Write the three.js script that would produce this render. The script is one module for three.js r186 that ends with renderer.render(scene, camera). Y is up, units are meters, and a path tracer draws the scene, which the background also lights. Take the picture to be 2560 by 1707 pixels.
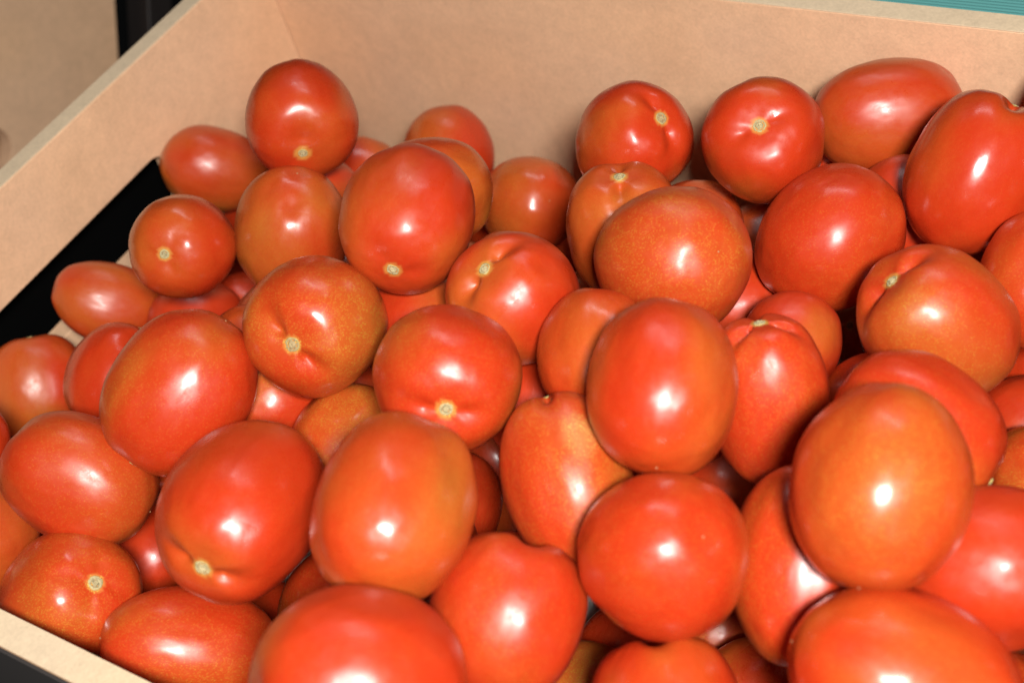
import * as THREE from 'three';
import { RoundedBoxGeometry } from 'three/addons/geometries/RoundedBoxGeometry.js';
import { mergeGeometries } from 'three/addons/utils/BufferGeometryUtils.js';
import { RectAreaLightUniformsLib } from 'three/addons/lights/RectAreaLightUniformsLib.js';

// ---------------------------------------------------------------- camera, light, exposure
const scene = new THREE.Scene();
const camera = new THREE.PerspectiveCamera(27.74, 1024 / 682, 0.02, 30);
camera.position.set(0.5787,1.2232,0.2686);
camera.up.set(-0.2229,0.9355,-0.2743);
camera.lookAt(0.0793,0.8719,-0.5233);
camera.focus = 0.56;
camera.userData.fStop = 9;
camera.updateMatrixWorld(true);
scene.add(camera);

const renderer = new THREE.WebGLRenderer({ antialias: true });
renderer.setSize(1024, 682);
renderer.toneMapping = THREE.LinearToneMapping;
renderer.toneMappingExposure = 0.78;
renderer.shadowMap.enabled = true;
scene.background = new THREE.Color(0.003, 0.003, 0.003);
RectAreaLightUniformsLib.init();

const camRight = new THREE.Vector3().setFromMatrixColumn(camera.matrixWorld, 0);
const camUp = new THREE.Vector3().setFromMatrixColumn(camera.matrixWorld, 1);
const camBack = new THREE.Vector3().setFromMatrixColumn(camera.matrixWorld, 2);

// ---------------------------------------------------------------- helpers
function rng(seed) {
  let a = seed >>> 0;
  return () => { a = (a + 0x6D2B79F5) | 0; let t = Math.imul(a ^ (a >>> 15), 1 | a); t = (t + Math.imul(t ^ (t >>> 7), 61 | t)) ^ t; return ((t ^ (t >>> 14)) >>> 0) / 4294967296; };
}
const hash3 = (x, y, z) => { let h = Math.imul(x, 374761393) ^ Math.imul(y, 668265263) ^ Math.imul(z, 2147483647 - 1274126177); h = Math.imul(h ^ (h >>> 13), 1274126177); return ((h ^ (h >>> 16)) >>> 0) / 4294967295; };
function noise3(x, y, z) {
  const i = Math.floor(x), j = Math.floor(y), k = Math.floor(z), f = (t) => t * t * t * (t * (t * 6 - 15) + 10), l = (a, b, t) => a + (b - a) * t;
  const u = f(x - i), v = f(y - j), w = f(z - k), g = (a, b, c) => hash3(i + a, j + b, k + c);
  return 2 * l(l(l(g(0, 0, 0), g(1, 0, 0), u), l(g(0, 1, 0), g(1, 1, 0), u), v), l(l(g(0, 0, 1), g(1, 0, 1), u), l(g(0, 1, 1), g(1, 1, 1), u), v), w) - 1;
}
const smooth = (a, b, x) => { const t = Math.min(1, Math.max(0, (x - a) / (b - a))); return t * t * (3 - 2 * t); };
const taken = new Map();
function numbered(name) { const n = taken.get(name) ?? 0; taken.set(name, n + 1); return n ? name + '_' + String(n).padStart(3, '0') : name; }
function thing(name, label, category, group) {
  const o = new THREE.Group(); o.name = numbered(name); o.userData = { label, category }; if (group) o.userData.group = group; scene.add(o); return o;
}
function part(name, geometry, material, parent) {
  const m = new THREE.Mesh(geometry, material); m.name = name; m.castShadow = m.receiveShadow = true; parent.add(m); return m;
}
function dataTexture(n, fill, srgb) {
  const d = new Uint8Array(n * n * 4); fill(d, n);
  const t = new THREE.DataTexture(d, n, n); t.wrapS = t.wrapT = THREE.RepeatWrapping; t.magFilter = THREE.LinearFilter; t.minFilter = THREE.LinearMipmapLinearFilter; t.generateMipmaps = true;
  if (srgb) t.colorSpace = THREE.SRGBColorSpace; t.needsUpdate = true; return t;
}
// tileable value noise field
function field(n, cell, seed) {
  const m = n / cell, r = rng(seed), g = new Float32Array(m * m).map(() => r()), o = new Float32Array(n * n), f = (t) => t * t * (3 - 2 * t);
  for (let y = 0; y < n; y++) for (let x = 0; x < n; x++) {
    const gx = x / cell, gy = y / cell, i = Math.floor(gx), j = Math.floor(gy), u = f(gx - i), v = f(gy - j), i1 = (i + 1) % m, j1 = (j + 1) % m;
    o[y * n + x] = (g[j * m + i] * (1 - u) + g[j * m + i1] * u) * (1 - v) + (g[j1 * m + i] * (1 - u) + g[j1 * m + i1] * u) * v;
  }
  return o;
}

// ---------------------------------------------------------------- lamps
// the photographer's flash, held above and to the right of the lens
{
  const g = thing('camera_flash', 'small black flash unit with a frosted window, held above the crate', 'flash');
  const aim = new THREE.Vector3(0.31, 0.95, -0.12);
  g.position.copy(camera.position).addScaledVector(camRight, 0.052).addScaledVector(camUp, 0.028).addScaledVector(camBack, 0.32);
  g.lookAt(aim);
  const black = new THREE.MeshStandardMaterial({ color: 0x151515, roughness: 0.6 });
  const glow = new THREE.MeshStandardMaterial({ color: 0xdddddd, roughness: 0.5, emissive: 0xffffff, emissiveIntensity: 1 });
  const body = part('housing', new RoundedBoxGeometry(0.14, 0.1, 0.06, 3, 0.006), black, g); body.position.z = -0.036;
  const win = part('window', new RoundedBoxGeometry(0.128, 0.088, 0.004, 2, 0.0015), glow, g); win.position.z = -0.0045;
  const l = new THREE.RectAreaLight(new THREE.Color(1, 0.965, 0.92), 560, 0.125, 0.085);
  l.name = 'flash_light'; l.rotation.y = Math.PI; g.add(l);
}
// shop ceiling light
{
  const g = thing('ceiling_light', 'white fluorescent ceiling fitting high above the crate', 'lamp');
  g.position.set(0.15, 3.0, -0.35);
  const white = new THREE.MeshStandardMaterial({ color: 0xe8e8e4, roughness: 0.5 });
  const glow = new THREE.MeshStandardMaterial({ color: 0xffffff, emissive: new THREE.Color(1, 0.96, 0.9), emissiveIntensity: 3 });
  const body = part('housing', new RoundedBoxGeometry(1.26, 0.06, 0.32, 2, 0.01), white, g); body.position.y = 0.04;
  for (const z of [-0.08, 0.08]) { const t = part('tube', new THREE.CylinderGeometry(0.014, 0.014, 1.2, 16), glow, g); t.rotation.z = Math.PI / 2; t.position.set(0, -0.01, z); }
  const l = new THREE.RectAreaLight(new THREE.Color(0.92, 0.97, 1), 6.5, 1.2, 0.28);
  l.name = 'ceiling_glow'; l.rotation.x = -Math.PI / 2; l.position.y = -0.03; g.add(l);
}

// ---------------------------------------------------------------- materials of the crate
const nTex = 1024;
const fA = field(nTex, 4, 11), fB = field(nTex, 16, 12), fC = field(nTex, 64, 13), fD = field(nTex, 128, 14), fE = field(nTex, 2, 15);
function mdfMap(rgb, spread, flecks, seed) {
  return dataTexture(nTex, (d, n) => {
    const fl = new Float32Array(n * n), r = rng(seed);
    for (let i = 0; i < flecks; i++) {
      let x = r() * n, y = r() * n; const a = r() * 6.283, len = 2 + r() * 9, s = (r() < 0.75 ? -1 : 0.7) * (0.3 + r() * 0.7);
      for (let t = 0; t < len; t++) { const xi = ((x | 0) + n) % n, yi = ((y | 0) + n) % n; fl[yi * n + xi] = s; x += Math.cos(a); y += Math.sin(a); }
    }
    for (let i = 0; i < n * n; i++) {
      const v = 1 + spread * ((fA[i] - 0.5) * 0.55 + (fB[i] - 0.5) * 0.45 + (fC[i] - 0.5) * 0.4 + (fE[i] - 0.5) * 0.5) + fl[i] * spread * 0.55, w = (fD[i] - 0.5) * spread * 0.5;
      d[4 * i] = Math.min(255, rgb[0] * v); d[4 * i + 1] = Math.min(255, rgb[1] * (v + w * 0.3)); d[4 * i + 2] = Math.min(255, rgb[2] * (v + w)); d[4 * i + 3] = 255;
    }
  }, true);
}
const mdfTex = mdfMap([222, 180, 143], 0.08, 16000, 5), edgeTex = mdfMap([210, 187, 156], 0.08, 5000, 6);
const mdfBump = dataTexture(512, (d, n) => { const a = field(n, 2, 31), b = field(n, 8, 32); for (let i = 0; i < n * n; i++) { const v = 255 * (a[i] * 0.6 + b[i] * 0.4); d[4 * i] = d[4 * i + 1] = d[4 * i + 2] = v; d[4 * i + 3] = 255; } });
const M = {
  mdf: new THREE.MeshStandardMaterial({ map: mdfTex, roughness: 0.82, bumpMap: mdfBump, bumpScale: 0.00006 }),
  edge: new THREE.MeshStandardMaterial({ map: edgeTex, roughness: 0.9, bumpMap: mdfBump, bumpScale: 0.0001 }),
  facing: new THREE.MeshStandardMaterial({ color: new THREE.Color(0.032, 0.027, 0.026), roughness: 0.75 }),
  rack: new THREE.MeshStandardMaterial({ color: new THREE.Color(0.014, 0.010, 0.009), roughness: 0.6 }),
  paper: new THREE.MeshStandardMaterial({ color: new THREE.Color(0.62, 0.6, 0.56), roughness: 0.9 }),
  black: new THREE.MeshPhysicalMaterial({ color: new THREE.Color(0.0012, 0.0012, 0.0012), roughness: 1, specularIntensity: 0.1 }),
  teal: new THREE.MeshStandardMaterial({ color: new THREE.Color(0.075, 0.26, 0.25), roughness: 0.7 }),
};
// uv in metres on the dominant plane of each face, 0.3 m per tile
function metreUV(g, tile = 0.3, ox = 0, oy = 0) {
  g = g.index ? g.toNonIndexed() : g; const p = g.attributes.position, uv = new Float32Array(p.count * 2);
  for (let i = 0; i < p.count; i += 3) {
    const a = new THREE.Vector3().fromBufferAttribute(p, i), b = new THREE.Vector3().fromBufferAttribute(p, i + 1), c = new THREE.Vector3().fromBufferAttribute(p, i + 2);
    const n = b.clone().sub(a).cross(c.clone().sub(a)), ax = Math.abs(n.x), ay = Math.abs(n.y), az = Math.abs(n.z);
    [a, b, c].forEach((v, k) => { const q = ax >= ay && ax >= az ? [v.z, v.y] : ay >= az ? [v.x, v.z] : [v.x, v.y]; uv[2 * (i + k)] = q[0] / tile + ox; uv[2 * (i + k) + 1] = q[1] / tile + oy; });
  }
  g.setAttribute('uv', new THREE.BufferAttribute(uv, 2)); return g;
}
// a board of which the sawn edges are a separate material: body mesh + thin edge strip on top
function board(name, sx, sy, sz, parent, at, o = 0) {
  const m = part(name, metreUV(new RoundedBoxGeometry(sx, sy, sz, 2, 0.0006), 0.3, o, o * 0.7), M.mdf, parent); m.position.set(...at); return m;
}

// ---------------------------------------------------------------- the crate, tipped towards the customer
const TILT = 0.51446, Wd = 0.6, Dp = 0.402, Ht = 0.19, TH = 0.0115;
function slotPath(z0, z1, y0, y1, r) {
  const s = new THREE.Path(); s.moveTo(z0 + r, y0); s.lineTo(z1 - r, y0); s.absarc(z1 - r, y0 + r, r, -Math.PI / 2, 0); s.lineTo(z1, y1 - r); s.absarc(z1 - r, y1 - r, r, 0, Math.PI / 2);
  s.lineTo(z0 + r, y1); s.absarc(z0 + r, y1 - r, r, Math.PI / 2, Math.PI); s.lineTo(z0, y0 + r); s.absarc(z0 + r, y0 + r, r, Math.PI, 1.5 * Math.PI); return s;
}
function endBoard(depth, height, slot, th) {   // in the z,y plane, extruded along +x
  const s = new THREE.Shape(); s.moveTo(0, -height); s.lineTo(depth, -height); s.lineTo(depth, 0); s.lineTo(0, 0); s.closePath(); if (slot) s.holes.push(slotPath(...slot));
  const g = new THREE.ExtrudeGeometry(s, { depth: th, bevelEnabled: true, bevelThickness: 0.0004, bevelSize: 0.0004, bevelOffset: -0.0004, bevelSegments: 1, curveSegments: 12 });
  g.rotateY(-Math.PI / 2); return g;             // shape x -> z, extrusion -> -x
}
const crate = thing('crate', 'tilted open crate of brown fibreboard with an oval hand slot, filled with tomatoes', 'crate', 'fibreboard crates');
crate.position.set(0, 0.95, 0); crate.rotation.x = TILT;
{
  const slot = [0.112, 0.282, -0.093, -0.052, 0.012];           // measured from the front, positive towards the back
  const mirror = (g) => { g.scale(1, 1, -1); const p = g.index; if (!p) { const a = g.attributes.position.array, n = g.attributes.normal.array; for (let i = 0; i < a.length; i += 9) for (let k = 0; k < 3; k++) { [a[i + 3 + k], a[i + 6 + k]] = [a[i + 6 + k], a[i + 3 + k]]; [n[i + 3 + k], n[i + 6 + k]] = [n[i + 6 + k], n[i + 3 + k]]; } } return g; };
  const lipH = 0.0006;
  const end = () => metreUV(mirror(endBoard(Dp, Ht, slot, TH)), 0.3, 0.13, 0.2);
  const left = part('end_board', end(), M.mdf, crate); left.position.set(0, 0, 0);
  const right = part('end_board', end(), M.mdf, crate); right.position.set(Wd + TH, 0, 0);
  const back = board('back_board', Wd + 2 * TH, Ht, TH, crate, [Wd / 2, -Ht / 2, -Dp - TH / 2 - 0.0004], 0.37);
  const front = board('front_board', Wd + 2 * TH, Ht, TH, crate, [Wd / 2, -Ht / 2, TH / 2 + 0.0004], 0.61);
  const floor = board('bottom_board', Wd, 0.006, Dp, crate, [Wd / 2, -Ht + 0.004, -Dp / 2], 0.2);
  // sawn top edges, paler than the faces
  const rim = (sx, sz, x, z, host) => { const m = part('sawn_edge', metreUV(new RoundedBoxGeometry(sx, lipH, sz, 1, 0.0002), 0.3, x, z), M.edge, host); m.position.set(x, lipH / 2, z); return m; };
  const lr = rim(TH, Dp, -TH / 2, -Dp / 2, left);
  rim(TH, Dp, -TH / 2, -Dp / 2, right);
  const br = rim(Wd + 2 * TH, TH, 0, 0, back); br.position.y = Ht / 2 + lipH / 2;
  const fr = rim(Wd + 2 * TH, TH, 0, 0, front); fr.position.y = Ht / 2 + lipH / 2;
  // dark laminate on the outer faces
  const ls = [slot[0] - 0.0015, slot[1] + 0.0015, slot[2] - 0.0015, slot[3] + 0.0015, slot[4]];
  const lam = () => metreUV(mirror(endBoard(Dp + 2 * TH, Ht, [ls[0] + TH, ls[1] + TH, ls[2], ls[3], ls[4]], 0.0012)));
  const l1 = part('dark_facing', lam(), M.facing, left); l1.position.set(-TH - 0.0005, -0.0008, TH);
  const l2 = part('dark_facing', lam(), M.facing, right); l2.position.set(0.0017, -0.0008, TH);
  for (const [host, z] of [[back, -1], [front, 1]]) { const m = part('dark_facing', new THREE.BoxGeometry(Wd + 2 * TH, Ht - 0.001, 0.0012), M.facing, host); m.position.set(0, -0.0006, z * (TH / 2 + 0.0008)); }
}
// white paper on the crate's bottom
{
  const g = new THREE.PlaneGeometry(Wd - 0.02, Dp - 0.02, 60, 40); g.rotateX(-Math.PI / 2);
  const p = g.attributes.position; for (let i = 0; i < p.count; i++) p.setY(i, 0.0015 + 0.0015 * noise3(p.getX(i) * 30, 3, p.getZ(i) * 30)); g.computeVertexNormals();
  const m = new THREE.Mesh(g, M.paper); m.name = 'paper_liner'; m.castShadow = m.receiveShadow = true; m.userData = { label: 'white paper sheet lining the crate bottom under the tomatoes', category: 'paper' };
  const h = new THREE.Vector3(Wd / 2, -Ht + 0.009, -Dp / 2).applyEuler(crate.rotation).add(crate.position); m.position.copy(h); m.rotation.x = TILT; scene.add(m);
}
// the sloping shelf that carries the crate
{
  const s = thing('display_shelf', 'dark sloping display shelf carrying the tomato crate', 'shelf');
  s.position.copy(crate.position); s.rotation.x = TILT;
  const b = part('shelf_board', new RoundedBoxGeometry(0.64, 0.02, 0.46, 2, 0.002), M.rack, s); b.position.set(0.3, -Ht - 0.0115, -Dp / 2);
  const f = part('front_lip', new RoundedBoxGeometry(0.64, 0.03, 0.012, 2, 0.002), M.rack, s); f.position.set(0.3, -Ht + 0.0135, 0.021);
}

// a dark divider beside the crate, below its rim
{
  const d = thing('rack_divider', 'black divider board standing beside the crate behind its hand slot', 'divider');
  d.position.copy(crate.position); d.rotation.x = TILT;
  const b = part('divider_board', new RoundedBoxGeometry(0.008, 0.19, 0.44, 2, 0.002), M.black, d); b.position.set(-0.04, -0.13, -Dp / 2);
  for (const z of [-0.16, 0.16]) { const f = part('bracket', new RoundedBoxGeometry(0.03, 0.02, 0.02, 1, 0.002), M.black, d); f.position.set(-0.03, -0.215, -Dp / 2 + z); }
}
// the next crate to the left, standing level: its end board with a hand slot faces us
{
  const n = thing('crate', 'level brown fibreboard crate standing empty beside the dark post', 'crate', 'fibreboard crates');
  n.position.set(-0.288, 1.16, -0.497);
  const mk = (x) => { const g = endBoard(0.36, 0.3, [0.108, 0.26, -0.198, -0.163, 0.0174], TH); const m = part('end_board', metreUV(g, 0.3, 0.4, 0.1), M.mdf, n); m.position.x = x; return m; };
  mk(0); mk(-0.45);
  for (const z of [TH / 2 + 0.0004, 0.36 - TH / 2]) board('side_board', 0.4375, 0.3, TH, n, [-0.2305, -0.15, z], 0.2 + z);
  board('bottom_board', 0.436, 0.006, 0.33, n, [-0.2305, -0.29, 0.18], 0.3);
}
{
  const p = thing('rack_post', 'dark brown square post of the display rack behind the level crate', 'post');
  p.position.set(-0.287, 0.4, -0.532);
  const a = part('post_tube', new RoundedBoxGeometry(0.026, 1.6, 0.026, 2, 0.002), M.rack, p); a.position.y = 0.4;
  const f = part('foot_plate', new RoundedBoxGeometry(0.07, 0.006, 0.07, 1, 0.001), M.rack, p); f.position.y = -0.403;
}
// teal ribbed mat on the tier behind the crate
{
  const t = thing('ribbed_mat', 'teal plastic mat with fine ribs lying behind the crate back board', 'mat');
  t.position.copy(crate.position); t.rotation.x = TILT;
  const n = 150, pitch = 0.0022, w = 0.72, pos = [], idx = [];
  for (let i = 0; i <= n * 6; i++) { const z = -i * pitch / 6, y = 0.0004 * Math.pow(Math.abs(Math.sin(Math.PI * i / 6)), 0.6); pos.push(-w / 2, y, z, w / 2, y, z); if (i) { const a = 2 * (i - 1); idx.push(a, a + 1, a + 3, a, a + 3, a + 2); } }
  const g = new THREE.BufferGeometry(); g.setAttribute('position', new THREE.Float32BufferAttribute(pos, 3)); g.setIndex(idx); g.computeVertexNormals();
  const m = part('ribbed_top', g, M.teal, t); m.position.set(0.36, -0.004, -Dp - TH - 0.004);
  const b = part('mat_base', new RoundedBoxGeometry(w, 0.003, n * pitch, 1, 0.0005), M.teal, t); b.position.set(0.36, -0.006, -Dp - TH - 0.004 - n * pitch / 2);
}

// ---------------------------------------------------------------- tomatoes
const nS = 1024;
function skinMap(density, strength, seed) {
  return dataTexture(nS, (d, n) => {
    const r = rng(seed), sp = new Float32Array(n * n), cl = field(n, 64, seed + 1), mo = field(n, 16, seed + 2), mo2 = field(n, 128, seed + 3), mi = field(n, 4, seed + 4);
    for (let k = 0; k < density; k++) {
      const x = r() * n, y = r() * n; if (cl[(y | 0) * n + (x | 0)] < 0.1 + 0.3 * r()) continue;
      const R = 1.8 + r() * 1.5, v = (0.4 + 0.6 * r()) * strength;
      for (let j = -5; j <= 5; j++) for (let i = -5; i <= 5; i++) { const q = Math.hypot(i, j) / R; if (q > 1.2) continue; const id = (((y + j) | 0) + n) % n * n + (((x + i) | 0) + n) % n; sp[id] = Math.max(sp[id], v * (1 - smooth(0.5, 1.2, q))); }
    }
    for (let k = 0; k < 26; k++) {                    // fine pale scratches and dust
      let x = r() * n, y = r() * n, a = r() * 6.283; const len = 12 + r() * 60, v = 0.25 + r() * 0.4;
      for (let t = 0; t < len; t++) { sp[((y | 0) + n) % n * n + ((x | 0) + n) % n] = v; x += Math.cos(a); y += Math.sin(a); a += (r() - 0.5) * 0.12; }
    }
    for (let i = 0; i < n * n; i++) {
      const m = (mo[i] - 0.5) * 0.14 + (mo2[i] - 0.5) * 0.2 + (mi[i] - 0.5) * 0.12, s = sp[i];
      d[4 * i] = 255 * Math.min(1, 0.88 + 0.1 * m + 0.12 * s); d[4 * i + 1] = 255 * Math.min(1, 0.3 * (1 + m) + 0.7 * s); d[4 * i + 2] = 255 * Math.min(1, 0.3 * (1 + m) + 0.55 * s); d[4 * i + 3] = 255;
    }
  }, false);
}
const skinBump = dataTexture(512, (d, n) => { const a = field(n, 4, 91), b = field(n, 16, 92); for (let i = 0; i < n * n; i++) { const v = 255 * (a[i] * 0.35 + b[i] * 0.65); d[4 * i] = d[4 * i + 1] = d[4 * i + 2] = v; d[4 * i + 3] = 255; } });
const glossMap = dataTexture(512, (d, n) => { const a = field(n, 64, 71), b = field(n, 16, 72), c = field(n, 4, 73); for (let i = 0; i < n * n; i++) { const v = 255 * (0.3 + 0.32 * a[i] + 0.22 * b[i] + 0.14 * c[i]); d[4 * i] = d[4 * i + 1] = d[4 * i + 2] = v; d[4 * i + 3] = 255; } });
const skins = [skinMap(2500, 0.3, 201), skinMap(5500, 0.75, 301), skinMap(9000, 1, 401)].flatMap((map, i) => [0.4, 0.48, 0.58].map((gloss) => new THREE.MeshPhysicalMaterial({
  map, vertexColors: true, roughness: 0.46, ior: 1.45, specularIntensity: 0.3, clearcoat: 0.9, clearcoatRoughness: gloss, clearcoatRoughnessMap: glossMap, bumpMap: skinBump, bumpScale: 0.00004,
})));
const scarMat = new THREE.MeshStandardMaterial({ vertexColors: true, roughness: 0.9 });

function cubeSphere(n) {                          // unit directions, uv per face, index
  const dirs = [], uvs = [], idx = [], faces = [[0, 1, 2, 1], [0, 1, 2, -1], [1, 2, 0, 1], [1, 2, 0, -1], [2, 0, 1, 1], [2, 0, 1, -1]];
  faces.forEach(([u, v, w, s], f) => {
    const base = dirs.length;
    for (let j = 0; j <= n; j++) for (let i = 0; i <= n; i++) {
      const a = Math.tan((i / n * 2 - 1) * Math.PI / 4), b = Math.tan((j / n * 2 - 1) * Math.PI / 4), q = [0, 0, 0]; q[u] = a * s; q[v] = b; q[w] = s;
      const l = Math.hypot(...q); dirs.push([q[0] / l, q[1] / l, q[2] / l]); uvs.push((i / n) * 0.62 + f * 0.37, (j / n) * 0.62 + f * 0.23);
    }
    for (let j = 0; j < n; j++) for (let i = 0; i < n; i++) { const a = base + j * (n + 1) + i, b = a + 1, c = a + n + 1, d = c + 1; idx.push(a, b, d, a, d, c); }
  });
  return { dirs, uvs, idx };
}
const sphereHi = cubeSphere(30), sphereLo = cubeSphere(14);

// shape first (positions only), then colour;
// ripeness is pigment: patches of red, orange and olive skin, placed by noise alone
// one tomato: the stem end is +y; b = largest radius in metres, k = length / width
function tomatoShape(p, seed) {
  const { b, k, egg, lobe, nl, dimple } = p, r = rng(seed), ph = r() * 6.283, sx = r() * 50, sq = 2.02 + r() * 0.2, bend = (r() - 0.5) * 0.07, bx = r() * 6.283, flank = 0.012 + r() * 0.018, tph = r() * 6.283, unused = r();
  return (x, y, z) => {
    const rho = Math.hypot(x, z), az = Math.atan2(z, x), n = 1 / Math.pow(Math.pow(rho, sq) + Math.pow(Math.abs(y), sq), 1 / sq);
    const t = y * n, th = Math.acos(Math.min(1, Math.max(-1, y)));      // angle from the stem
    let R = rho * n * (1 + egg * t) * (1 + flank * Math.cos(3 * az + tph) * (1 - t * t));   // girth, slightly three-sided
    const near = Math.exp(-Math.pow(th / 0.95, 2)) * smooth(0.05, 0.3, th), c = Math.cos(nl * az + (p.cut ? Math.PI : ph));
    R *= 1 + lobe * 0.55 * near * c;
    let Y = t * k;
    const crease = 0.5 * (1 - c);                                        // 1 in the furrows between lobes
    Y -= dimple * Math.exp(-Math.pow(th / 0.42, 2)) * 0.7;
    const cut = 1 - lobe * (p.cut ? 1.7 : 0.7) * Math.pow(crease, p.cut ? 7 : 3) * Math.exp(-Math.pow((th - 0.32) / 0.42, 2)) * smooth(0.06, 0.3, th);
    R *= cut; Y *= cut;
    Y += -0.035 * Math.exp(-Math.pow((Math.PI - th) / 0.2, 2)) * -0.6;   // shallow blossom dip
    let s = 1 + 0.022 * noise3(x * 1.6 + sx, y * 1.2, z * 1.6) + 0.015 * noise3(x * 3.1, y * 2.2 + sx, z * 3.1) + 0.0032 * noise3(x * 8 + sx, y * 6, z * 8);
    if (p.dents) for (const [v, rad, dep] of p.dents) { const q = Math.acos(Math.min(1, x * v[0] + y * v[1] + z * v[2])); s -= dep * Math.exp(-q * q / (rad * rad)); }
    return [(R * Math.cos(az) * s + bend * t * t * Math.cos(bx)) * b, Y * s * b, (R * Math.sin(az) * s + bend * t * t * Math.sin(bx)) * b];
  };
}
const RED = [0.475, 0.033, 0.006], ORANGE = [0.45, 0.084, 0.012], OLIVE = [0.37, 0.115, 0.016], YELLOW = [0.66, 0.42, 0.09];
function tomatoGeometry(p, seed, sphere) {
  const f = tomatoShape(p, seed), { dirs, uvs, idx } = sphere, n = dirs.length, pos = new Float32Array(n * 3), nor = new Float32Array(n * 3), col = new Float32Array(n * 3), r = rng(seed + 99), o = r() * 90, e = 0.004;
  const A = new THREE.Vector3(), T1 = new THREE.Vector3(), T2 = new THREE.Vector3(), P0 = new THREE.Vector3(), P1 = new THREE.Vector3(), P2 = new THREE.Vector3();
  const at = (v, s, d, out) => { const x = v[0] + s.x * d, y = v[1] + s.y * d, z = v[2] + s.z * d, l = Math.hypot(x, y, z); return out.fromArray(f(x / l, y / l, z / l)); };
  dirs.forEach((v, i) => {
    A.fromArray(v); T1.set(Math.abs(v[1]) > 0.7 ? 1 : 0, Math.abs(v[1]) > 0.7 ? 0 : 1, 0).cross(A).normalize(); T2.copy(A).cross(T1);
    P0.fromArray(f(...v)); at(v, T1, e, P1).sub(at(v, T1, -e, P2).clone()); const d1 = P1.clone(); at(v, T2, e, P1).sub(at(v, T2, -e, P2)); const N = d1.cross(P1).normalize();
    if (N.dot(A) < 0) N.negate();
    P0.toArray(pos, 3 * i); N.toArray(nor, 3 * i);
    const th = Math.acos(Math.min(1, Math.max(-1, v[1]))), big = noise3(v[0] * 1.1 + o, v[1] * 0.8, v[2] * 1.1 + o), mid = noise3(v[0] * 2.6, v[1] * 1.4 + o, v[2] * 2.6), streak = noise3(Math.atan2(v[2], v[0]) * 2.2 + o, v[1] * 0.7, 4);
    let t = p.tone + 0.62 * big + 0.18 * mid + 0.07 * streak; const g = smooth(0.85, 1.5, t + 0.15 * mid); t = smooth(0.0, 1.05, t);
    let yel = smooth(0.15, 0.10, th) * 0.5, pale = 0; if (p.patch) { const q = v[0] * p.patch[0] + v[1] * p.patch[1] + v[2] * p.patch[2]; pale = 0.5 * smooth(0.95, 0.998, q + 0.01 * mid); }
    for (let c = 0; c < 3; c++) { let w = RED[c] + (ORANGE[c] - RED[c]) * t; w += (OLIVE[c] - w) * g * 0.7; w += (YELLOW[c] - w) * yel; w += ([0.46, 0.24, 0.075][c] - w) * pale; col[3 * i + c] = w / [0.88, 0.3, 0.3][c]; }
  });
  const g = new THREE.BufferGeometry(); g.setAttribute('position', new THREE.BufferAttribute(pos, 3)); g.setAttribute('normal', new THREE.BufferAttribute(nor, 3)); g.setAttribute('uv', new THREE.BufferAttribute(new Float32Array(uvs), 2)); g.setAttribute('color', new THREE.BufferAttribute(col, 3)); g.setIndex(idx);
  return { g, f };
}
// corky disc where the stalk broke off
function scarGeometry(seed, rad) {
  const r = rng(seed), ring = 14, seg = 32, pos = [0, 0.0004, 0], col = [0.36, 0.31, 0.2], idx = [], o = r() * 40, ringAt = 0.38 + r() * 0.22, deep = 0.25 + r() * 0.3, brown = r(), wob = 0.08 + r() * 0.12;
  for (let i = 1; i <= ring; i++) for (let j = 0; j < seg; j++) {
    const q = i / ring, a = j / seg * 6.283, ca = Math.cos(a), sa = Math.sin(a), w = rad * q * (1 + wob * noise3(ca * 1.4 + o, sa * 1.4, 2) * q), n = noise3(ca * q * 4 + o, sa * q * 4, 7), n2 = noise3(ca * q * 10 + o, sa * q * 10, 9), n3 = noise3(ca * q * 19 + o, sa * q * 19, 5);
    pos.push(ca * w, 0.0005 * (1 - q * q) + 0.00035 * n * (1 - q) - (i === ring ? 0.0012 : 0) + 0.00025 * n2 - 0.0004 * Math.exp(-Math.pow((q - ringAt) / 0.1, 2)), sa * w);
    const dark = Math.min(1, Math.exp(-Math.pow((q - ringAt + 0.14 * n) / 0.14, 2)) * (0.5 + 0.7 * n2) + Math.max(0, n3) * 0.5), e = smooth(0.72, 1, q);
    const base = [0.54 - 0.08 * brown, 0.46 - 0.12 * brown, 0.25 - 0.08 * brown];
    [0, 1, 2].forEach((c) => { let v = base[c] * (1 - deep * 1.5 * Math.max(0, dark)) * (1 + 0.22 * n2); v += ([0.50, 0.40, 0.12][c] - v) * e; col.push(Math.max(0.02, v * 0.85)); });
  }
  for (let j = 0; j < seg; j++) idx.push(0, 1 + (j + 1) % seg, 1 + j);
  for (let i = 0; i < ring - 1; i++) for (let j = 0; j < seg; j++) { const a = 1 + i * seg + j, b = 1 + i * seg + (j + 1) % seg, c = a + seg, d = b + seg; idx.push(a, b, d, a, d, c); }
  const g = new THREE.BufferGeometry(); g.setAttribute('position', new THREE.Float32BufferAttribute(pos, 3)); g.setAttribute('color', new THREE.Float32BufferAttribute(col, 3)); g.setIndex(idx); g.computeVertexNormals(); return g;
}
const scars = [1, 2, 3, 4, 5, 6, 7, 8, 9].map((s) => scarGeometry(s * 17, 0.0027)), tipGeo = new THREE.SphereGeometry(0.00042, 10, 6), tipMat = new THREE.MeshStandardMaterial({ color: new THREE.Color(0.4, 0.2, 0.09), roughness: 0.6 });
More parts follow.
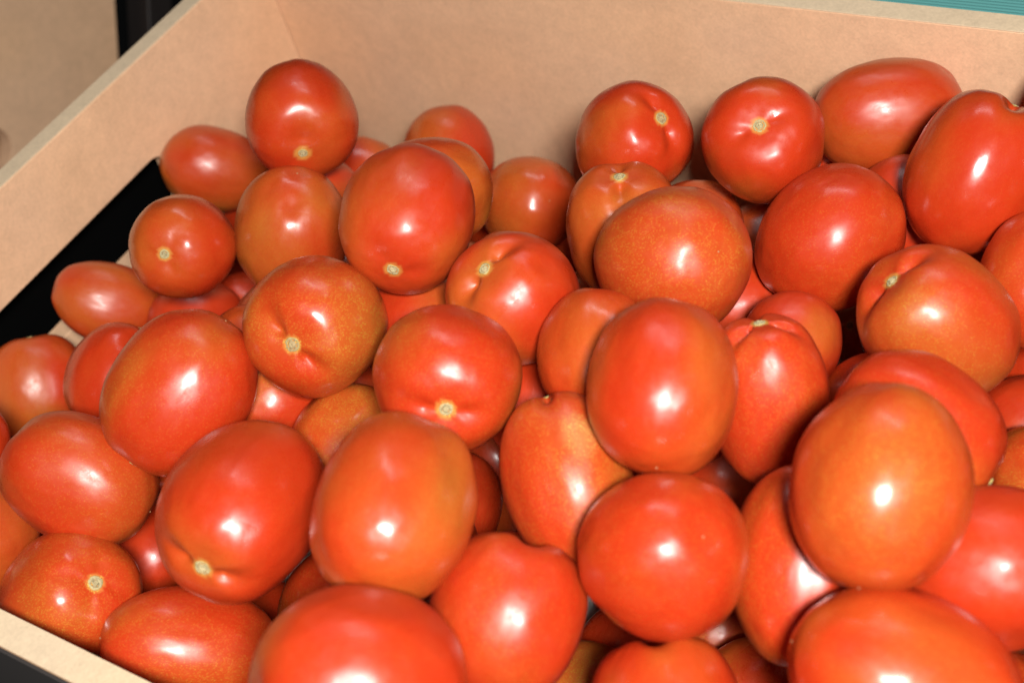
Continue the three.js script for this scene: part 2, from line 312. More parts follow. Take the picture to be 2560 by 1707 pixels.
function tomato(p, seed, sphere, label, group) {
  const t = thing('plum_tomato', label, 'tomato', group), { g, f } = tomatoGeometry(p, seed, sphere);
  part('skin', g, skins[p.speck * 3 + seed % 3], t);
  const top = f(0, 1, 0), a = f(0.06, 0.998, 0), c = f(-0.06, 0.998, 0);
  const s = part('stem_scar', scars[seed % 9], scarMat, t); s.position.set(top[0], top[1] + 0.0001, top[2]); s.rotation.set(0, seed, 0); s.scale.setScalar(p.b / 0.0255 * (0.9 + 0.25 * ((seed * 7) % 10) / 10));
  const bo = f(0, -1, 0), tip = part('blossom_tip', tipGeo, tipMat, t); tip.position.set(bo[0], bo[1] + 0.0001, bo[2]);
  return t;
}
const Yaxis = new THREE.Vector3(0, 1, 0);
function turn(axis, spin, furrow) {                // stem along axis; the furrow, if given, faces that way
  const q = new THREE.Quaternion().setFromUnitVectors(Yaxis, new THREE.Vector3(...axis).normalize());
  if (furrow) { const v = new THREE.Vector3(...furrow).applyQuaternion(q.clone().invert()); spin = Math.atan2(-v.z, v.x); }
  return q.multiply(new THREE.Quaternion().setFromAxisAngle(Yaxis, spin));
}
// centre, stem direction, radius, length ratio, ripeness tone, speckle, egg, lobe depth, lobes, dimple, label
const ROWS = [
  [[0.1481,1.0904,-0.22], [0.591,-0.4928,0.6386], 0.0257, 1.12, 0.12, 0, 0.16, 0.05, 1, 0.16, 'upright egg shaped red tomato, stem scar low, on top near the back left corner', { furrow: [-0.1213,0.9797,-0.1593] }],
  [[0.026,1.0336,-0.2857], [0.5687,-0.2477,-0.7844], 0.0239, 1.27, 0.85, 0, -0.04, 0.02, 3, 0.12, 'orange tomato lying against the left board at the end of the hand slot'],
  [[0.1261,1.0352,-0.1633], [0.4408,0.1487,0.8852], 0.0238, 1.10, 0.42, 0, 0.02, 0.03, 3, 0.13, 'round glossy tomato with stem scar standing beside the middle of the hand slot'],
  [[0.1627,1.041,-0.1958], [-0.2264,-0.967,-0.1172], 0.0262, 1.22, 1.00, 0, -0.02, 0.03, 3, 0.12, 'orange tomato with small pink dent, below the upright egg shaped tomato', { dents: [[[0.5282,0.6085,0.5922], 0.16, 0.05]] }],
  [[0.2542,1.0723,-0.164], [0.3645,-0.4576,0.811], 0.0269, 1.20, 0.25, 0, 0.02, 0.03, 3, 0.14, 'large shiny red tomato, stem scar low, overlapping two tomatoes by the back wall', { dents: [[[-0.11,0.679,0.7259], 0.5, 0.03]] }],
  [[0.2283,1.0681,-0.213], [-0.6546,-0.1396,0.743], 0.0250, 1.15, 0.90, 0, 0.00, 0.02, 3, 0.12, 'orange brown tomato mostly hidden behind the large shiny red one'],
  [[0.1364,1.0438,-0.3562], [0.2464,-0.919,0.3078], 0.0255, 1.22, 0.50, 0, -0.05, 0.02, 3, 0.12, 'upright blurred red tomato touching the back board, behind an orange brown one'],
  [[0.0405,0.9818,-0.1904], [0.5296,-0.3632,-0.7665], 0.0212, 1.36, 0.55, 0, 0.03, 0.02, 3, 0.12, 'small oval orange red tomato beside the near half of the hand slot'],
  [[0.239,1.0339,-0.1235], [0.3586,0.0403,0.9326], 0.0275, 1.10, 0.50, 2, 0.00, 0.07, 2, 0.20, 'speckled orange tomato with dented stem scar, its flank shaded brownish green', { furrow: [0.6889,-0.6716,-0.2726] }],
  [[0.2036,1.0087,-0.0833], [-0.2502,-0.8043,0.539], 0.0278, 1.22, 0.28, 1, -0.05, 0.02, 3, 0.12, 'tomato with short pale scratches and a brownish orange shoulder', { dents: [[[-0.1007,0.8381,0.5362], 0.5, 0.04]] }],
  [[0.0256,0.9424,-0.1547], [-0.3515,0.9235,-0.1533], 0.0253, 1.12, 0.45, 0, 0.00, 0.02, 3, 0.12, 'red tomato against the left board below the near end of the hand slot'],
  [[0.0988,0.9714,-0.1416], [0.1257,0.7732,-0.6216], 0.0220, 1.22, 0.15, 0, 0.00, 0.03, 3, 0.12, 'plain red tomato squeezed behind the scratched brownish shouldered tomato', { dents: [[[0.6157,0.7879,0.0116], 0.4, 0.04]] }],
  [[0.3128,1.0345,-0.1101], [0.5491,-0.0232,0.8354], 0.0267, 1.10, 0.42, 1, 0.02, 0.04, 2, 0.22, "round tomato with large rough stem scar in a broad dent, at the pile's middle", { furrow: [-0.838,0.106,0.5353] }],
  [[0.3073,1.0495,-0.1624], [-0.129,0.6783,0.7234], 0.0254, 1.12, 0.30, 0, 0.04, 0.09, 2, 0.26, 'red tomato with a deep curved crease running past its stem scar', { furrow: [0.3523,0.7699,-0.5321] }],
  [[0.2094,1.0364,-0.3288], [-0.7533,-0.3204,-0.5744], 0.0255, 1.15, 0.65, 0, 0.00, 0.02, 3, 0.10, 'orange red tomato with a pin-sized blossom tip, in the back gap of the pile'],
  [[0.3178,1.0644,-0.2301], [0.0787,0.9181,0.3885], 0.0241, 1.30, 0.80, 0, 0.06, 0.06, 2, 0.20, 'heart shaped orange tomato with stem scar on top, behind a big speckled one', { furrow: [0.4461,0.2714,0.8528] }],
  [[0.3592,1.0688,-0.1923], [-0.7842,-0.3841,-0.4874], 0.0286, 1.12, 0.30, 2, 0.00, 0.03, 3, 0.12, 'big speckled tomato with pink blossom dimple and green tinged edge'],
  [[0.3003,1.0942,-0.2647], [0.7326,0.5572,0.3908], 0.0248, 1.15, 0.20, 0, 0.05, 0.05, 2, 0.20, 'red tomato near the back board with pale stem scar on its right shoulder', { furrow: [-0.5158,0.8544,0.0626] }],
  [[0.3559,1.1002,-0.2787], [0.217,0.4328,0.875], 0.0259, 1.12, 0.25, 0, 0.03, 0.03, 2, 0.22, 'red tomato facing out with green ringed star-like stem scar, near the back board', { furrow: [0.7546,0.5039,-0.4203] }],
  [[0.3894,1.1075,-0.3409], [0.8556,0.1813,-0.4849], 0.0255, 1.35, 0.40, 0, -0.03, 0.04, 2, 0.16, 'long red tomato lying along the back board, touching the one facing out', { dents: [[[0.7103,0.6986,-0.0867], 0.35, 0.05]] }],
  [[0.4436,1.1002,-0.288], [0.2517,0.9015,-0.3521], 0.0269, 1.27, 0.12, 0, 0.04, 0.10, 2, 0.28, 'large red tomato with a notched stem end beside the long one along the back board', { furrow: [0.2307,0.21,0.9501] }],
  [[0.3968,1.0698,-0.2614], [0.443,0.7642,-0.4687], 0.0279, 1.17, 0.28, 1, -0.03, 0.03, 2, 0.12, 'oval red tomato with a long slanting streak highlight, below the long back tomato', { dents: [[[0.0405,-0.4272,0.9033], 0.5, 0.04]] }],
  [[0.4552,1.0579,-0.2191], [-0.5824,0.6352,0.5073], 0.0264, 1.20, 0.50, 1, 0.03, 0.09, 2, 0.28, 'plump orange red tomato with stem scar in a creased fold', { furrow: [0.611,0.6898,-0.3885] }],
  [[0.4786,1.0685,-0.2647], [0.1258,0.9462,-0.2981], 0.0229, 1.20, 0.08, 1, 0.00, 0.02, 3, 0.12, 'dark red tomato under the large notched one'],
  [[0.3947,1.0498,-0.1183], [-0.3448,0.5873,-0.7322], 0.0252, 1.24, 0.58, 0, 0.00, 0.02, 3, 0.10, "smooth orange tomato without scars, on top over the big speckled tomato's lower side", { dents: [[[0.8437,-0.0581,0.5336], 0.5, 0.03]] }],
  [[0.4155,1.0365,-0.1615], [-0.1748,0.9759,0.1306], 0.0215, 1.52, 0.18, 2, 0.02, 0.06, 3, 0.24, 'frosted speckled red tomato with stem scar on top, beside the smooth orange one', { furrow: [0.8846,-0.4438,-0.1431] }],
  [[0.4753,1.0432,-0.1049], [-0.1052,0.7759,-0.622], 0.0262, 1.22, 0.60, 1, -0.04, 0.02, 3, 0.10, 'biggest mottled orange tomato with twin streak highlights, on top of the heap', { dents: [[[0.5449,0.1297,0.8284], 0.45, 0.035]] }],
  [[0.4676,1.0375,-0.1669], [0.8901,-0.4546,-0.0332], 0.0246, 1.22, 0.15, 1, 0.00, 0.02, 3, 0.12, 'dull red tomato arching out from behind the biggest mottled orange one'],
  [[0.3676,1.0106,-0.1071], [-0.5635,0.756,-0.3332], 0.0227, 1.48, 0.35, 2, 0.05, 0.08, 3, 0.20, 'long speckled tomato with a pale yellow patch, under the smooth orange one', { furrow: [0.4392,0.4423,0.7819], patch: [0.3639,0.8627,0.3511] }],
  [[0.4161,1.0091,-0.0834], [-0.6433,-0.6434,-0.415], 0.0263, 1.06, 0.20, 1, 0.00, 0.02, 3, 0.10, 'round plain red tomato with a tiny white blossom tip off centre'],
  [[0.4496,1.0014,-0.1203], [-0.211,0.8339,-0.51], 0.0238, 1.42, 0.18, 2, 0.00, 0.02, 3, 0.12, 'long upright dull red tomato wedged under the biggest mottled orange tomato'],
  [[0.5039,1.0102,-0.1385], [0.8553,0.2184,-0.4699], 0.0257, 1.15, 0.04, 0, 0.00, 0.02, 3, 0.12, 'bright deep red tomato resting beneath the right flank of the biggest mottled one'],
  [[0.495,0.9924,-0.0888], [0.9051,-0.2127,-0.3682], 0.0256, 1.35, 0.27, 0, -0.03, 0.02, 3, 0.12, 'long orange red tomato lying across the front, below the biggest mottled one'],
  [[0.4293,0.9621,-0.0686], [-0.4856,0.6601,-0.573], 0.0240, 1.15, 0.06, 0, 0.03, 0.12, 2, 0.30, 'red tomato with two rounded lobes at the front, below the round plain red one', { furrow: [0.3305,0.5778,0.7463] }],
  [[0.374,0.9837,-0.0598], [-0.1352,0.6925,-0.7087], 0.0254, 1.10, 0.05, 1, 0.05, 0.10, 2, 0.30, 'bright red tomato with a notched top and long diagonal highlight', { furrow: [0.4498,0.5261,0.7217] }],
  [[0.3388,1.0177,-0.0455], [-0.355,0.3832,-0.8527], 0.0254, 1.30, 0.85, 0, -0.05, 0.03, 3, 0.12, 'large orange tomato with yellow green base and small shoulder bump', { dents: [[[0.5258,0.5866,-0.616], 0.28, -0.07]] }],
  [[0.2681,0.9916,-0.0498], [0.3066,-0.1526,0.9395], 0.0280, 1.30, 0.22, 0, -0.04, 0.06, 2, 0.22, 'large tilted red tomato with a split highlight and scar at its low end', { furrow: [-0.7785,0.2571,0.5726] }],
  [[0.1699,0.9715,-0.0595], [-0.8032,0.4018,0.4398], 0.0256, 1.24, 0.25, 1, -0.03, 0.03, 3, 0.12, 'red tomato with a pointed blossom tip, below the scratched one', { dents: [[[-0.2345,-0.4383,0.8677], 0.45, 0.04]] }],
  [[0.1835,0.9304,-0.0398], [0.7776,0.5998,0.1884], 0.0266, 1.20, 0.25, 2, 0.00, 0.03, 4, 0.20, 'speckled red tomato with brown stem scar in the front left corner by the rim'],
  [[0.2403,0.9254,-0.0485], [0.6773,-0.2133,-0.7041], 0.0226, 1.50, 0.20, 2, 0.00, 0.03, 2, 0.12, 'long speckled red tomato with broad milky highlight, lying along the front rim'],
  [[0.3633,0.9879,0.0015], [0.5274,-0.2107,-0.8231], 0.0278, 1.16, 0.30, 0, -0.03, 0.02, 3, 0.12, 'large plain orange red tomato at the very front of the heap'],
  [[0.2537,0.986,-0.1262], [0.0222,0.3439,-0.9387], 0.0225, 1.15, 0.65, 2, 0.00, 0.02, 3, 0.12, 'orange speckled tomato tucked behind the round one with the rough stem scar'],
  [[0.2092,0.9912,-0.1342], [0.2195,0.0615,-0.9737], 0.0230, 1.15, 0.20, 1, 0.00, 0.02, 3, 0.12, 'shaded red tomato in the hollow under the speckled orange one with dented scar'],
  [[0.2502,1.0215,-0.1738], [-0.345,0.6311,-0.6947], 0.0232, 1.15, 0.10, 0, 0.00, 0.02, 3, 0.12, 'pinkish red tomato with hazy highlight beneath the large shiny red tomato'],
  [[0.3522,1.0416,-0.1484], [-0.3252,0.6953,-0.641], 0.0208, 1.22, 0.40, 0, 0.00, 0.02, 3, 0.12, 'dull red tomato between the creased one and the smooth orange one'],
  [[0.3084,0.9992,-0.1801], [-0.3847,0.5992,-0.7021], 0.0215, 1.10, 0.30, 0, 0.00, 0.02, 3, 0.12, 'tomato deep in the gap under the creased red one'],
  [[0.3588,1.031,-0.2631], [0.4064,0.3222,-0.855], 0.0230, 1.10, 0.45, 0, 0.00, 0.02, 3, 0.12, 'dull orange red tomato behind the big speckled one, under the slanting streak one'],
  [[0.3211,1.0526,-0.2898], [0.3864,0.3455,-0.8552], 0.0220, 1.10, 0.50, 0, 0.00, 0.02, 3, 0.12, 'tomato half hidden behind the top edge of the big speckled tomato'],
  [[0.3409,1.0366,-0.3283], [-0.3517,0.6876,-0.6353], 0.0230, 1.10, 0.30, 0, 0.00, 0.02, 3, 0.12, 'shadowed pale red tomato under the one facing out with green ringed scar'],
  [[0.3992,1.0352,-0.2222], [-0.07,0.623,-0.7791], 0.0197, 1.10, 0.15, 0, 0.00, 0.02, 3, 0.12, 'dim red tomato in the hollow beside the frosted speckled one'],
  [[0.3921,0.9959,-0.3642], [-0.3876,0.3607,0.8484], 0.0225, 1.15, 0.20, 0, 0.00, 0.03, 3, 0.14, 'small dim tomato showing its stem scar sideways, under the plump creased fold one'],
  [[0.4304,1.0171,-0.2285], [0.466,0.3091,-0.829], 0.0182, 1.10, 0.30, 0, 0.00, 0.02, 3, 0.12, 'dull tomato peeking between the frosted speckled one and the arching dull one'],
  [[0.4827,0.999,-0.2872], [0.752,-0.0452,-0.6576], 0.0228, 1.10, 0.20, 0, 0.00, 0.02, 3, 0.12, 'light red tomato under the plump one with the creased fold'],
  [[0.4978,0.9972,-0.2453], [0.7609,-0.0576,-0.6463], 0.0214, 1.10, 0.70, 2, 0.00, 0.02, 3, 0.12, 'orange speckled tomato low beside the arching dull red one'],
  [[0.2716,0.9439,-0.1742], [-0.373,0.5306,-0.7612], 0.0224, 1.10, 0.20, 1, 0.00, 0.02, 3, 0.12, "dark tomato in the deep gap beside the large orange one's bump"],
  [[0.2932,0.9241,-0.207], [-0.4752,0.524,-0.7068], 0.0216, 1.10, 0.50, 0, 0.00, 0.02, 3, 0.12, 'sliver of tomato at the bottom of the deep central gap'],
  [[0.2612,0.9217,-0.108], [-0.1915,0.3764,-0.9065], 0.0225, 1.10, 0.35, 2, 0.00, 0.02, 3, 0.12, 'speckled tomato under the large orange one with yellow green base'],
  [[0.1544,0.9101,-0.1096], [-0.3857,0.4557,-0.8022], 0.0225, 1.15, 0.15, 0, 0.00, 0.02, 3, 0.12, 'red tomato hidden between the pointed tip one and the large tilted one'],
  [[0.0835,0.9736,-0.2111], [0.2283,-0.0628,-0.9716], 0.0234, 1.10, 0.02, 0, 0.00, 0.02, 3, 0.12, 'crimson tomato with purple sheen below the round one by the hand slot'],
  [[0.0733,0.9631,-0.2593], [0.2641,-0.049,-0.9633], 0.0235, 1.10, 0.35, 0, 0.00, 0.02, 3, 0.12, 'dull tomato below the orange dented one, beside the crimson one'],
  [[0.1641,0.9916,-0.1673], [0.2677,-0.0612,-0.9616], 0.0217, 1.10, 0.30, 0, 0.00, 0.02, 3, 0.12, "dull red tomato behind the scratched tomato's upper end"],
  [[0.129,1.0402,-0.2523], [0.3072,0.0082,-0.9516], 0.0221, 1.10, 0.30, 0, 0.00, 0.02, 3, 0.12, 'red tomato the upright egg shaped one rests on'],
  [[0.095,1.0298,-0.3322], [-0.3182,0.7059,-0.6328], 0.0225, 1.10, 0.15, 0, 0.00, 0.02, 3, 0.12, 'hazy red tomato behind the flank of the upright egg shaped one'],
  [[0.1149,1.0167,-0.2901], [0.353,0.903,0.245], 0.0226, 1.10, 0.20, 0, 0.00, 0.03, 3, 0.14, 'tomato whose pale stem scar shows beside the orange dented one'],
  [[0.1201,0.9311,-0.0469], [-0.1941,0.2527,-0.9479], 0.0216, 1.10, 0.30, 0, 0.00, 0.02, 3, 0.12, 'red tomato in the near left corner behind the speckled one with brown scar'],
  [[0.09,0.9609,-0.0603], [-0.1877,0.2952,-0.9368], 0.0214, 1.10, 0.10, 0, 0.00, 0.02, 3, 0.12, 'red tomato against the left board in front of the hand slot'],
  [[0.4169,0.9041,-0.1766], [0.2311,0.2856,-0.9301], 0.0225, 1.10, 0.20, 2, 0.00, 0.02, 3, 0.12, 'dark speckled tomato under the two lobed one at the front'],
  [[0.3683,0.9098,-0.127], [0.133,0.2493,-0.9593], 0.0220, 1.10, 0.75, 2, 0.00, 0.02, 3, 0.12, 'golden speckled tomato below the notched bright red one'],
  [[0.3641,0.9051,-0.1738], [0.1635,0.2835,-0.9449], 0.0219, 1.10, 0.05, 0, 0.00, 0.02, 3, 0.12, 'very dark red tomato in the gap beneath the round plain red one'],
  [[0.385,0.903,-0.2158], [0.2151,0.3135,-0.9249], 0.0217, 1.10, 0.70, 2, 0.00, 0.02, 3, 0.12, 'shadowed speckled tomato deep beneath the long upright dull red one'],
  [[0.4088,1.0731,-0.312], [-0.0916,0.7142,-0.6939], 0.0218, 1.10, 0.10, 0, 0.00, 0.02, 3, 0.12, 'shadowed tomato beneath the long one lying along the back board'],
  [[0.4775,1.0089,-0.3343], [-0.0516,0.6488,-0.7592], 0.0232, 1.10, 0.10, 0, 0.00, 0.02, 3, 0.12, 'dark red tomato deep under the dark red one'],
  [[0.1963,0.8735,-0.1335], [-0.4171,0.4355,-0.7977], 0.0215, 1.10, 0.05, 0, 0.00, 0.02, 3, 0.12, 'dark tomato deep between the long speckled one and the large tilted one'],
  [[0.3712,0.9509,-0.2361], [-0.1883,0.542,-0.819], 0.0215, 1.10, 0.30, 0, 0.00, 0.02, 3, 0.12, 'pale red tomato deep in the gap below the smooth orange one'],
];
ROWS.forEach(([at, axis, b, k, tone, speck, egg, lobe, nl, dimple, label, extra = {}], i) => {
  const q = turn(axis, i * 2.1, extra.furrow), inv = q.clone().invert(), local = (v) => new THREE.Vector3(...v).applyQuaternion(inv).toArray();
  const p = { b, k, tone, speck, egg, lobe, nl, dimple, cut: !!extra.furrow, patch: extra.patch && local(extra.patch), dents: extra.dents?.map(([v, r, d]) => [local(v), r, d]) };
  const o = tomato(p, 1000 + i * 13, sphereHi, label, 'plum tomatoes heaped in the crate');
  o.position.set(...at); o.quaternion.copy(q);
});
// the lower layers that hold the heap up, seen only through its gaps
const UNDER = [
  [[0.2827,0.9894,-0.2867], [0.1125,-0.8492,-0.5159], 0.0244, 'heart shaped orange tomato'],
  [[0.032,0.8826,-0.1351], [-0.6588,0.3821,0.6481], 0.0255, 'red one below the slot'],
  [[0.1461,0.9287,-0.1727], [-0.9729,-0.1735,-0.1526], 0.0255, 'plain red squeezed tomato'],
  [[0.5181,0.9301,-0.213], [0.9455,-0.1385,-0.2948], 0.0231, 'bright deep red tomato'],
  [[0.307,0.9098,-0.1616], [0.1564,-0.9786,-0.1338], 0.0237, 'one with the rough stem scar'],
  [[0.3396,0.9821,-0.2759], [-0.6274,0.1543,0.7633], 0.0243, 'heart shaped orange tomato'],
  [[0.4837,1.0641,-0.3211], [0.6918,-0.5718,-0.441], 0.0236, 'large notched red tomato'],
  [[0.4631,0.9219,-0.0937], [-0.5881,0.807,0.0547], 0.0226, 'two lobed red tomato'],
  [[0.4959,0.885,-0.147], [-0.2744,0.5102,-0.8151], 0.0245, 'long one across the front'],
  [[0.0739,0.8843,-0.1035], [-0.7737,0.5799,-0.2553], 0.0232, 'plain red squeezed tomato'],
  [[0.5265,0.9603,-0.2692], [0.0679,-0.7875,-0.6126], 0.0250, 'dark red one beneath the notched one'],
  [[0.5271,0.9987,-0.3536], [0.9136,0.0138,-0.4063], 0.0241, 'dark red one beneath the notched one'],
  [[0.1986,0.9404,-0.1468], [0.5731,0.6357,0.5172], 0.0257, 'scratched brownish shouldered tomato'],
  [[0.2428,0.9827,-0.321], [-0.4043,-0.4274,0.8086], 0.0231, 'one with the pin-sized blossom tip'],
  [[0.1422,0.9825,-0.2087], [-0.3706,-0.9024,0.22], 0.0246, 'orange dented tomato'],
  [[0.5475,0.9884,-0.2207], [-0.8455,-0.4135,0.3379], 0.0228, 'bright deep red tomato'],
  [[0.3314,0.8503,-0.1124], [-0.6488,0.3119,-0.6941], 0.0228, 'bright red one with notched top'],
  [[0.415,1.05,-0.3604], [0.5084,-0.364,-0.7804], 0.0248, 'long one along the back board'],
  [[0.4714,0.9371,-0.2591], [-0.4103,-0.686,-0.6009], 0.0238, 'plump one with the creased fold'],
  [[0.4351,0.9796,-0.2758], [-0.8913,-0.2601,-0.3714], 0.0240, 'plump one with the creased fold'],
  [[0.5282,1.0473,-0.266], [0.0741,-0.7691,0.6348], 0.0253, 'dark red one beneath the notched one'],
  [[0.2747,0.8801,-0.0809], [-0.9478,-0.2845,0.1443], 0.0228, 'long speckled one along the rim'],
  [[0.0847,0.9851,-0.3106], [0.8018,-0.4809,0.3548], 0.0237, "orange one by the slot's end"],
  [[0.2845,0.9782,-0.2346], [0.4867,-0.2984,0.821], 0.0251, 'red one with the deep crease'],
  [[0.2045,0.9201,-0.1918], [-0.9854,-0.1158,-0.1248], 0.0235, 'speckled orange one with dented scar'],
  [[0.21,0.9975,-0.3756], [0.7401,-0.5611,0.3708], 0.0250, 'one with the pin-sized blossom tip'],
  [[0.4713,0.9622,-0.1663], [0.1043,0.3866,-0.9163], 0.0230, 'long upright dull red tomato'],
  [[0.3022,0.995,-0.3665], [-0.8821,0.1817,0.4347], 0.0243, 'red one with scar on its shoulder'],
  [[0.565,1.0473,-0.3641], [-0.8983,-0.4082,0.1626], 0.0232, 'dark red one beneath the notched one'],
  [[0.3088,0.9157,-0.0991], [-0.7552,-0.3821,-0.5326], 0.0236, 'large tilted red tomato'],
  [[0.3837,0.967,-0.3046], [0.8729,0.2592,-0.4134], 0.0227, 'oval one with slanting streak'],
  [[0.5252,0.95,-0.0417], [-0.3154,0.1441,0.938], 0.0228, 'long one across the front'],
  [[0.5659,1.0354,-0.1366], [-0.6336,-0.7115,-0.3037], 0.0233, 'biggest mottled orange tomato'],
  [[0.1476,0.9301,-0.2378], [-0.0636,-0.3872,-0.9198], 0.0252, 'orange dented tomato'],
  [[0.5649,0.9042,-0.1668], [0.8931,0.1289,0.4309], 0.0258, 'bright deep red tomato'],
  [[0.2005,0.9951,-0.248], [-0.796,0.3478,0.4954], 0.0228, 'hidden orange brown tomato'],
  [[0.5165,0.8734,-0.0979], [-0.23,0.9211,0.3141], 0.0248, 'long one across the front'],
  [[0.1895,0.992,-0.3005], [0.3017,-0.5544,-0.7757], 0.0243, 'one with the pin-sized blossom tip'],
  [[0.5226,0.9336,-0.0902], [0.8819,-0.466,0.0715], 0.0242, 'long one across the front'],
  [[0.5605,1.0697,-0.3207], [0.4845,-0.8449,-0.2266], 0.0227, 'dark red one beneath the notched one'],
  [[0.4294,1.0318,-0.2956], [0.449,0.8887,0.0923], 0.0243, 'oval one with slanting streak'],
  [[0.5697,0.9835,-0.307], [-0.3565,0.7715,0.527], 0.0252, 'dark red one beneath the notched one'],
  [[0.3967,0.9183,-0.0656], [-0.7906,-0.0844,-0.6064], 0.0233, 'two lobed red tomato'],
  [[0.0333,1.0091,-0.3757], [-0.119,0.3811,-0.9168], 0.0250, "orange one by the slot's end"],
  [[0.2601,0.8757,-0.1402], [0.1676,0.9447,0.2818], 0.0244, 'long speckled one along the rim'],
  [[0.0492,0.9308,-0.2105], [-0.3588,-0.8769,0.3198], 0.0237, 'small oval one by the slot'],
  [[0.1924,0.9503,-0.2621], [-0.9792,-0.2027,0.0025], 0.0245, 'orange dented tomato'],
  [[0.3395,0.9366,-0.0583], [-0.5151,0.8565,-0.0322], 0.0257, 'bright red one with notched top'],
  [[0.251,1.0271,-0.3502], [0.0453,0.6855,-0.7266], 0.0231, 'one with the pin-sized blossom tip'],
  [[0.1618,0.9665,-0.12], [-0.1375,0.1951,0.9711], 0.0240, 'scratched brownish shouldered tomato'],
  [[0.5379,1.0339,-0.1954], [-0.0248,0.9996,-0.0116], 0.0232, 'bright deep red tomato'],
  [[0.2369,0.9797,-0.2069], [0.7903,-0.5866,0.177], 0.0225, 'large shiny red tomato'],
  [[0.0809,0.8908,-0.1792], [-0.071,-0.9931,-0.0929], 0.0228, 'plain red squeezed tomato'],
  [[0.1635,0.8476,-0.1064], [-0.7098,-0.7039,0.025], 0.0245, 'speckled one in the front corner'],
  [[0.3807,0.959,-0.159], [-0.6284,-0.7749,0.0683], 0.0241, 'long one with the pale patch'],
  [[0.5697,0.9723,-0.0613], [-0.6018,-0.5577,-0.5716], 0.0234, 'long one across the front'],
  [[0.0902,1.0068,-0.3763], [0.5667,-0.732,-0.3782], 0.0242, 'upright blurred red one'],
  [[0.0377,0.8978,-0.0717], [0.8601,0.4833,-0.1636], 0.0249, 'plain red squeezed tomato'],
  [[0.5672,0.9771,-0.1291], [0.8411,0.3352,-0.4246], 0.0250, 'bright deep red tomato'],
  [[0.525,1.0932,-0.3464], [-0.5718,-0.5289,0.6272], 0.0253, 'large notched red tomato'],
  [[0.2378,0.8412,-0.0984], [-0.9168,-0.3765,0.1336], 0.0226, 'long speckled one along the rim'],
  [[0.255,0.9366,-0.2382], [-0.7002,0.7075,0.0955], 0.0228, 'large shiny red tomato'],
  [[0.1416,0.9871,-0.3275], [-0.6446,-0.135,0.7525], 0.0231, 'upright blurred red one'],
  [[0.5666,0.9236,-0.0542], [0.2198,-0.3588,-0.9072], 0.0258, 'long one across the front'],
  [[0.0315,0.9824,-0.3134], [0.8936,-0.375,0.2469], 0.0243, "orange one by the slot's end"],
  [[0.4089,0.9766,-0.2337], [0.5649,-0.8191,0.0997], 0.0227, 'frosted speckled red tomato'],
  [[0.4309,0.971,-0.3233], [0.7388,-0.6739,0.0059], 0.0229, 'oval one with slanting streak'],
  [[0.3381,0.9784,-0.219], [0.5021,-0.7249,0.4715], 0.0233, 'big speckled tomato with pink dimple'],
  [[0.3235,0.9267,-0.2481], [0.0626,0.0086,0.998], 0.0241, 'red one with the deep crease'],
  [[0.1816,1.0381,-0.2711], [-0.5248,-0.6135,0.5901], 0.0239, 'upright egg shaped red tomato'],
  [[0.1019,0.8935,-0.0648], [-0.9862,0.0381,-0.1608], 0.0235, 'one with the pointed tip'],
  [[0.0973,0.9268,-0.1137], [-0.6766,0.1775,0.7147], 0.0240, 'plain red squeezed tomato'],
  [[0.4637,0.9126,-0.1787], [0.3117,0.6624,0.6813], 0.0234, 'long upright dull red tomato'],
  [[0.291,1.0297,-0.3217], [-0.9341,-0.317,0.1639], 0.0251, 'red one with scar on its shoulder'],
  [[0.341,0.8786,-0.0736], [-0.0044,0.7479,0.6637], 0.0234, 'large plain one at the front'],
  [[0.5639,0.9442,-0.2428], [-0.7385,0.1134,0.6646], 0.0248, 'bright deep red tomato'],
  [[0.2529,0.9003,-0.1906], [0.0261,-0.9555,-0.2938], 0.0256, 'speckled orange one with dented scar'],
  [[0.4978,1.0121,-0.3917], [-0.8501,-0.3987,-0.344], 0.0232, 'large notched red tomato'],
  [[0.5514,0.9627,-0.1782], [0.8198,-0.3807,0.4277], 0.0237, 'bright deep red tomato'],
  [[0.5614,0.8746,-0.1223], [-0.7072,-0.6559,-0.2639], 0.0256, 'long one across the front'],
  [[0.0388,0.9916,-0.2482], [0.7439,0.5483,0.3821], 0.0229, "orange one by the slot's end"],
  [[0.2142,0.8873,-0.0727], [-0.9528,0.1455,0.2663], 0.0251, 'long speckled one along the rim'],
  [[0.4784,1.1293,-0.329], [0.42,0.8876,-0.1892], 0.0248, 'large notched red tomato'],
  [[0.2131,0.9414,-0.0939], [0.9716,-0.1168,0.2057], 0.0236, 'scratched brownish shouldered tomato'],
  [[0.4477,0.9947,-0.3704], [0.7557,-0.2991,-0.5826], 0.0226, 'large notched red tomato'],
  [[0.499,1.0538,-0.367], [-0.9997,0.0237,0.0108], 0.0230, 'large notched red tomato'],
  [[0.468,0.949,-0.0317], [0.0927,0.5365,0.8388], 0.0255, 'long one across the front'],
  [[0.568,1.0081,-0.0934], [-0.9263,-0.3596,0.1123], 0.0235, 'biggest mottled orange tomato'],
  [[0.3675,1.0683,-0.3608], [-0.126,0.9309,-0.3428], 0.0231, 'long one along the back board'],
  [[0.4995,1.1101,-0.2899], [0.0171,-0.9286,0.3706], 0.0235, 'dark red one beneath the notched one'],
  [[0.0381,1.0594,-0.3471], [-0.6138,0.6435,0.4574], 0.0232, "orange one by the slot's end"],
  [[0.4921,0.9644,-0.3209], [-0.8969,-0.4358,-0.0743], 0.0229, 'dark red one beneath the notched one'],
  [[0.3486,0.9604,-0.1042], [-0.979,-0.2037,0.0121], 0.0228, 'long one with the pale patch'],
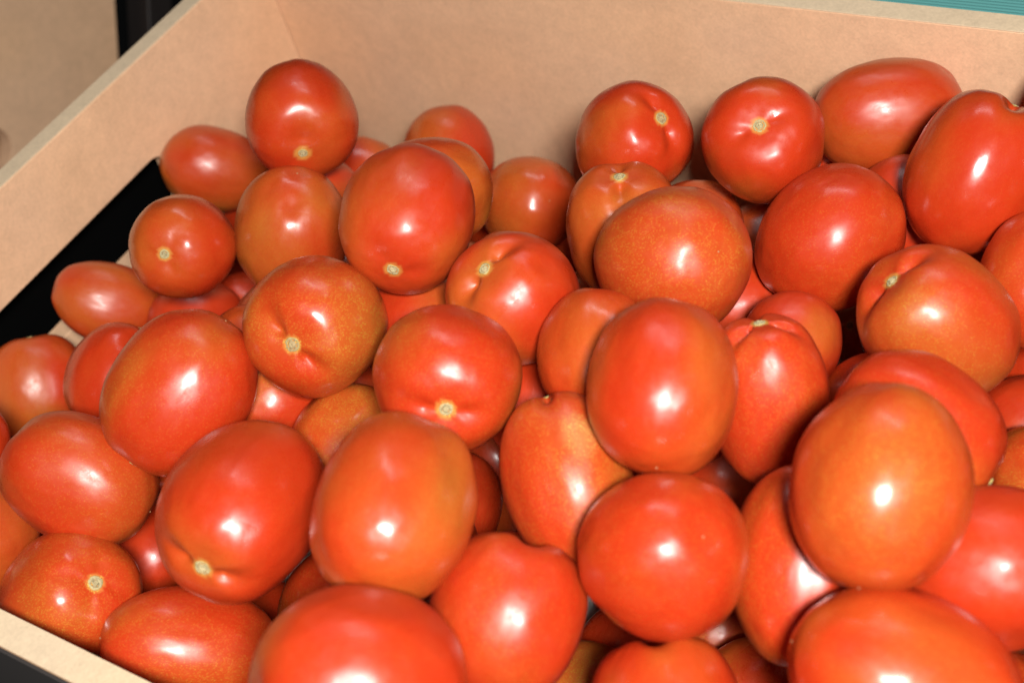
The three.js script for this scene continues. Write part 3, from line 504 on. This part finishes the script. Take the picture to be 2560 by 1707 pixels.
  [[0.248,1.0196,-0.2523], [-0.603,0.1519,-0.7831], 0.0236, 'hidden orange brown tomato'],
  [[0.5161,0.9494,-0.1378], [0.3873,0.9144,-0.1175], 0.0258, 'bright deep red tomato'],
  [[0.3301,1.0895,-0.3394], [0.8965,-0.2314,-0.3777], 0.0226, 'one facing out with ringed scar'],
  [[0.4411,0.9914,-0.185], [-0.5481,-0.7849,-0.2889], 0.0227, 'frosted speckled red tomato'],
  [[0.1595,1.006,-0.3883], [0.7646,0.6419,-0.0587], 0.0243, 'upright blurred red one'],
  [[0.3684,1.0104,-0.1948], [-0.239,-0.3577,0.9027], 0.0238, 'big speckled tomato with pink dimple'],
  [[0.1411,0.9923,-0.257], [-0.1106,0.9906,0.0812], 0.0250, 'orange dented tomato'],
  [[0.2876,0.9525,-0.1273], [0.9216,-0.0046,0.388], 0.0227, 'one with the rough stem scar'],
  [[0.4469,1.0893,-0.3505], [-0.6582,-0.3518,0.6656], 0.0244, 'large notched red tomato'],
  [[0.2718,1.0792,-0.3225], [0.909,0.3754,0.181], 0.0243, 'red one with scar on its shoulder'],
  [[0.5685,1.0825,-0.2759], [0.2101,0.7198,-0.6617], 0.0233, 'large notched red tomato'],
  [[0.1912,0.973,-0.1992], [0.701,-0.1918,0.6869], 0.0226, 'orange dented tomato'],
];
{
  const group = 'tomatoes buried under the heap', say = (n) => 'buried tomato glimpsed in the gaps beneath the ' + n;
  const protos = [0.1, 0.3, 0.5, 0.75].map((tone, i) => tomato({ b: 0.0245, k: 1.2, tone, speck: i % 3, egg: 0.02, lobe: 0.03, nl: 3, dimple: 0.14 }, 5000 + i * 31, sphereLo, '', group));
  UNDER.forEach(([at, axis, b, above], i) => {
    let o = protos[i % 4]; if (i >= 4) { o = o.clone(); o.name = numbered('plum_tomato'); scene.add(o); }
    o.userData = { label: say(above), category: 'tomato', group };
    o.scale.setScalar(b / 0.0245); o.position.set(...at); o.quaternion.copy(turn(axis, i * 1.7));
  });
}
renderer.render(scene, camera);
